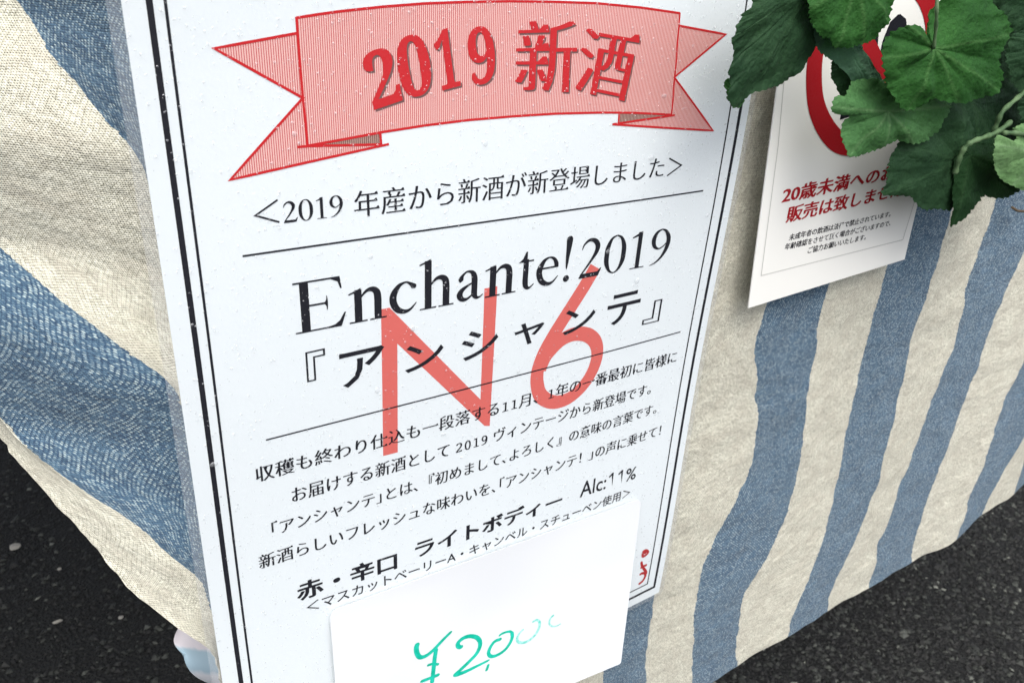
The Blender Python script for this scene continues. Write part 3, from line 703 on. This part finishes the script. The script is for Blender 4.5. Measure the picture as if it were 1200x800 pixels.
def leaf(outline, centre, w, m, grad=(0, 0), tips=(), cup=.0016, fold=.0014, serr=1.6, label=None, teeth=None):
    c = np.array(centre, float); o = [np.array(p, float) for p in outline]
    # resample the outline and cut teeth into it
    n = 176; L = np.array([np.linalg.norm(o[(i + 1) % len(o)] - o[i]) for i in range(len(o))]); cum = np.concatenate([[0], np.cumsum(L)])
    rim = []
    for k in range(n):
        d = cum[-1] * k / n; i = np.searchsorted(cum, d, 'right') - 1; f = (d - cum[i]) / L[i]; rim.append(o[i] * (1 - f) + o[(i + 1) % len(o)] * f)
    rim = np.array(rim); sm = rim.copy()
    for _ in range(1): sm = (np.roll(sm, 1, 0) + 2 * sm + np.roll(sm, -1, 0)) / 4
    per = max(3, int(round(n / (cum[-1] / 6.5))))
    for k in range(n):
        d = sm[k] - c; d /= np.linalg.norm(d) + 1e-6
        ph = (k % per) / per; sm[k] += d * (serr * 1.9 * (ph - .5) * (.5 + random.random()))
    ang = np.arctan2(sm[:, 1] - c[1], sm[:, 0] - c[0])
    ta = [math.atan2(y - c[1], x - c[0]) for x, y in tips]
    NR = 15; V, A = [], []; seed = random.random() * 50
    base = P(c[0], c[1], w)
    for r in range(NR + 1):
        f = (r / NR)
        for k in range(n):
            q = c + (sm[k] - c) * f
            ww = w + grad[0] * (q[0] - c[0]) + grad[1] * (q[1] - c[1])
            dist = np.linalg.norm(q - c)
            near = min([abs((ang[k] - a + math.pi) % (2 * math.pi) - math.pi) for a in ta]) if ta else 1
            va = math.exp(-(near * dist / 1.7) ** 2) * (1 - .4 * f) if ta else 0
            # sheet sinks between the main veins and droops at the rim
            rid = math.cos(min(near * 3.2, math.pi)) if ta else 0
            off = cup * f * f - .55 * fold * rid * f * (1.2 - f) * 2.2 + .0016 * noise.noise(Vector((q[0] * .035, q[1] * .035, seed))) + .0009 * f * noise.noise(Vector((q[0] * .1, q[1] * .1, seed + 5)))
            # side veins
            off += .00018 * math.sin(dist * .75 - near * 14) * (1 if ta else 0) * f
            p = P(q[0], q[1], ww); p[1] += off; V.append(p); A.append(va)
    F = [(r * n + k, r * n + (k + 1) % n, (r + 1) * n + (k + 1) % n, (r + 1) * n + k) for r in range(NR) for k in range(n)]
    ob = mesh_obj('leaf', V, F, m, ivy, True)
    at = ob.data.attributes.new('vein', 'FLOAT', 'POINT'); at.data.foreach_set('value', A)
    solidify(ob, .00015, 0)
    if label: ob['label'] = label
    return ob
# deep background leaves first
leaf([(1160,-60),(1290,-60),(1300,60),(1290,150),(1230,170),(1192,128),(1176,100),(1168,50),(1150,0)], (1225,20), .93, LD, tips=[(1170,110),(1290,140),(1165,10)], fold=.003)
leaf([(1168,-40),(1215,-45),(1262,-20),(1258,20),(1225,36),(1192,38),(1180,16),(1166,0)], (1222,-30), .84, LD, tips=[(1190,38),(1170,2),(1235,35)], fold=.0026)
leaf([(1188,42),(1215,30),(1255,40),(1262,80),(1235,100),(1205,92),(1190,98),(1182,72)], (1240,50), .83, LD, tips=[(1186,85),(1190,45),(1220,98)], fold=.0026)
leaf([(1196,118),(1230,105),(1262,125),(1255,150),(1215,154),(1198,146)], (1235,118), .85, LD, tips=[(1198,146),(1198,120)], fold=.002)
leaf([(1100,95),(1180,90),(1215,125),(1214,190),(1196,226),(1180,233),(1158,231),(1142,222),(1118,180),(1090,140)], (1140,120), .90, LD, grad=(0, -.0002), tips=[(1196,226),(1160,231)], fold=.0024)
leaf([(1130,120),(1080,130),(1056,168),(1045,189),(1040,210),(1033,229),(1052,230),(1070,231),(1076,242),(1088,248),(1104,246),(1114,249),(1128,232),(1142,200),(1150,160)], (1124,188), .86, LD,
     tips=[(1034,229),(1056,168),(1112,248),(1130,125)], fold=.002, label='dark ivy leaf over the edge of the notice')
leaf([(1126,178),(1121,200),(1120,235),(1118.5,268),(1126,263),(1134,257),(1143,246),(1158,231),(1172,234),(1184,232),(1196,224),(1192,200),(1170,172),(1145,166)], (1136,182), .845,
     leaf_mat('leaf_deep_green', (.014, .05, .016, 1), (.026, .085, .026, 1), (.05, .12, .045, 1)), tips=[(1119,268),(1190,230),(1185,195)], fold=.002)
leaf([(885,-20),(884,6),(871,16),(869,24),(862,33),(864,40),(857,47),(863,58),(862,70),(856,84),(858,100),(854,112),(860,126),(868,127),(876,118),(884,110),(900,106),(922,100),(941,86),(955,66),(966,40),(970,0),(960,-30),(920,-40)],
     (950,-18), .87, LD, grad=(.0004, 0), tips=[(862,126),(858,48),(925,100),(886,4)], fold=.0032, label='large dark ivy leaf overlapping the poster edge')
leaf([(853,97),(858,92),(866,100),(874,104),(879,110),(876,119),(868,127),(861,127),(856,118)], (874,98), .865, LM, tips=[(862,127)], fold=.001, serr=.8)
leaf([(981,70),(978,90),(984,104),(990,120),(998,131),(1006,128),(1009,117),(1020,131),(1024,122),(1012,104),(998,86)], (986,74), .885, LD, tips=[(998,131),(1022,130)], fold=.001, serr=.8)  # shaded strip of a leaf behind, its shade put into the dark green
leaf([(946,-6),(950,28),(957,50),(969,64),(984,74),(997,88),(1012,112),(1030,128),(1056,128),(1044,104),(1037,91),(1019,90),(1013,74),(1011,54),(1000,36),(980,0)], (984,30), .865, LU,
     grad=(0, 0), tips=[(1040,125),(952,30),(1011,54)], fold=.0018, serr=1.2, label='pale underside of an ivy leaf')
leaf([(976,131),(978,120),(985,112),(993,114),(1008,96),(1030,92),(1060,104),(1085,112),(1113,122),(1115,128),(1107,141),(1103,156),(1092,166),(1075,170.5),(1056,166),(1035,175),(1011,184),(992,184),(989,162),(991,147),(999,133),(994,136),(984,135)],
     (1042,131), .845, LM, tips=[(992,184),(1113,124),(978,126),(1074,170),(1035,176)], fold=.0024)
leaf([(948,-30),(950,12),(956,34),(966,46),(974,44),(980,57),(996,57),(1014,52),(1030,47),(1038,36),(1046,27),(1050,0),(1052,-25),(1020,-50),(975,-50)], (1004,-28), .835, LG,
     tips=[(982,57),(1045,28),(951,10),(1012,52)], fold=.0026)
leaf([(1095,43),(1099,16),(1108,6),(1118,-8),(1140,-20),(1164,-12),(1170,8),(1182,17),(1191,35),(1187,47),(1177,60),(1173,74),(1177,92),(1176,108),(1166,113),(1150,117),(1126,122),(1108,120),(1098,116),(1088,123),(1080,128),(1068,131.5),
      (1059,129),(1050,117),(1042,100),(1036,80),(1035,65),(1040,50),(1050,37),(1061,30),(1076,29),(1088,34)], (1094,57), .81, LG,
     tips=[(1068,131),(1036,70),(1175,108),(1188,40),(1064,30),(1125,120)], fold=.0034, serr=2.2, label='largest bright green ivy leaf, its centre facing the viewer')
leaf([(1166,161),(1172,158),(1180,163),(1190,166),(1200,160),(1240,165),(1262,200),(1240,232),(1215,230),(1199,223),(1184,216),(1175,208),(1169,198),(1164,182)], (1215,178), .80, LP,
     tips=[(1168,170),(1190,220),(1250,215)], fold=.002, serr=.9, label='pale young ivy leaf at the right edge')
leaf([(1190,150),(1215,140),(1245,150),(1240,164),(1215,172),(1196,168)], (1225,150), .83, LP, tips=[(1196,168)], fold=.001, serr=.8)
# under the big leaf's notch: the card shows; stems
M_stem = mat('stem_green', (.075, .13, .06, 1), .6, .25); t = NT(M_stem)
t.link(t.ramp(t.noise(260, 3, t.obj()), [(.3, (.04, .085, .035, 1)), (.7, (.11, .18, .085, 1))]), t.b.inputs['Base Color'])
def stem(pts, ws, r):
    p = smooth_path([(x, y, w) for (x, y), w in zip(pts, ws)], 6)
    return tube('stem', [P(*q) for q in p], r, M_stem, ivy, 8, [r * (1 + .18 * math.sin(i * 1.3)) for i in range(len(p))])
stem([(1230,80),(1205,104),(1190,117),(1175,131),(1167,148),(1162,160)], [.84,.83,.83,.83,.835,.84], .0010)
stem([(1184,143),(1170,154),(1154,161),(1140,166),(1131,173),(1124,186),(1119,203)], [.83,.825,.825,.825,.83,.835,.84], .0011)
stem([(1094,57),(1097,30),(1098,4),(1100,-40)], [.805,.80,.80,.82], .0006)
stem([(1176,156),(1190,156),(1212,160)], [.81,.805,.80], .0010)
tube('tendril', [P(x, y, w) for x, y, w in ((1186,243,1.0),(1192,247,1.0),(1202,248,1.0),(1215,240,.98))], .0007, mat('dry_tendril', (.09, .06, .03, 1), .8), ivy)

# a few loose chips on the asphalt, seen past the side hem
M_chip = fibre_paper('pale_chip', (.27, .26, .23, 1), .8)
def ground_at(px, py):
    t_ = ray(px, py); k = H / t_[1]; return t_[0] * k, t_[2] * k
lab = ['pale stone chip on the asphalt near the left edge of the photo', 'small pale chip on the asphalt below the first pale chip', 'thin pale splinter lying on the asphalt', 'tiny chip beside the hem on the dark asphalt']
for (x, y, r, el), lb in zip(((18,642,.0075,1),(70,668,.0028,1),(68,730,.006,.3),(142,725,.003,1)), lab):
    gx, gy = ground_at(x, y); bm = bmesh.new(); bmesh.ops.create_icosphere(bm, subdivisions=2, radius=1)
    for v in bm.verts:
        k = 1 + .3 * noise.noise(v.co * 1.7 + Vector((x, y, 0))); v.co = Vector((gx + v.co.x * r * k, gy + v.co.y * r * k * el, .003 + max(-.001, v.co.z * r * .45 * k)))
    me = bpy.data.meshes.new('stone_chip'); bm.to_mesh(me); bm.free(); me.materials.append(M_chip)
    o = bpy.data.objects.new('stone_chip', me); COL.objects.link(o); o['label'] = lb; o['category'] = 'stone chip'; o['group'] = 'pale chips on the asphalt'
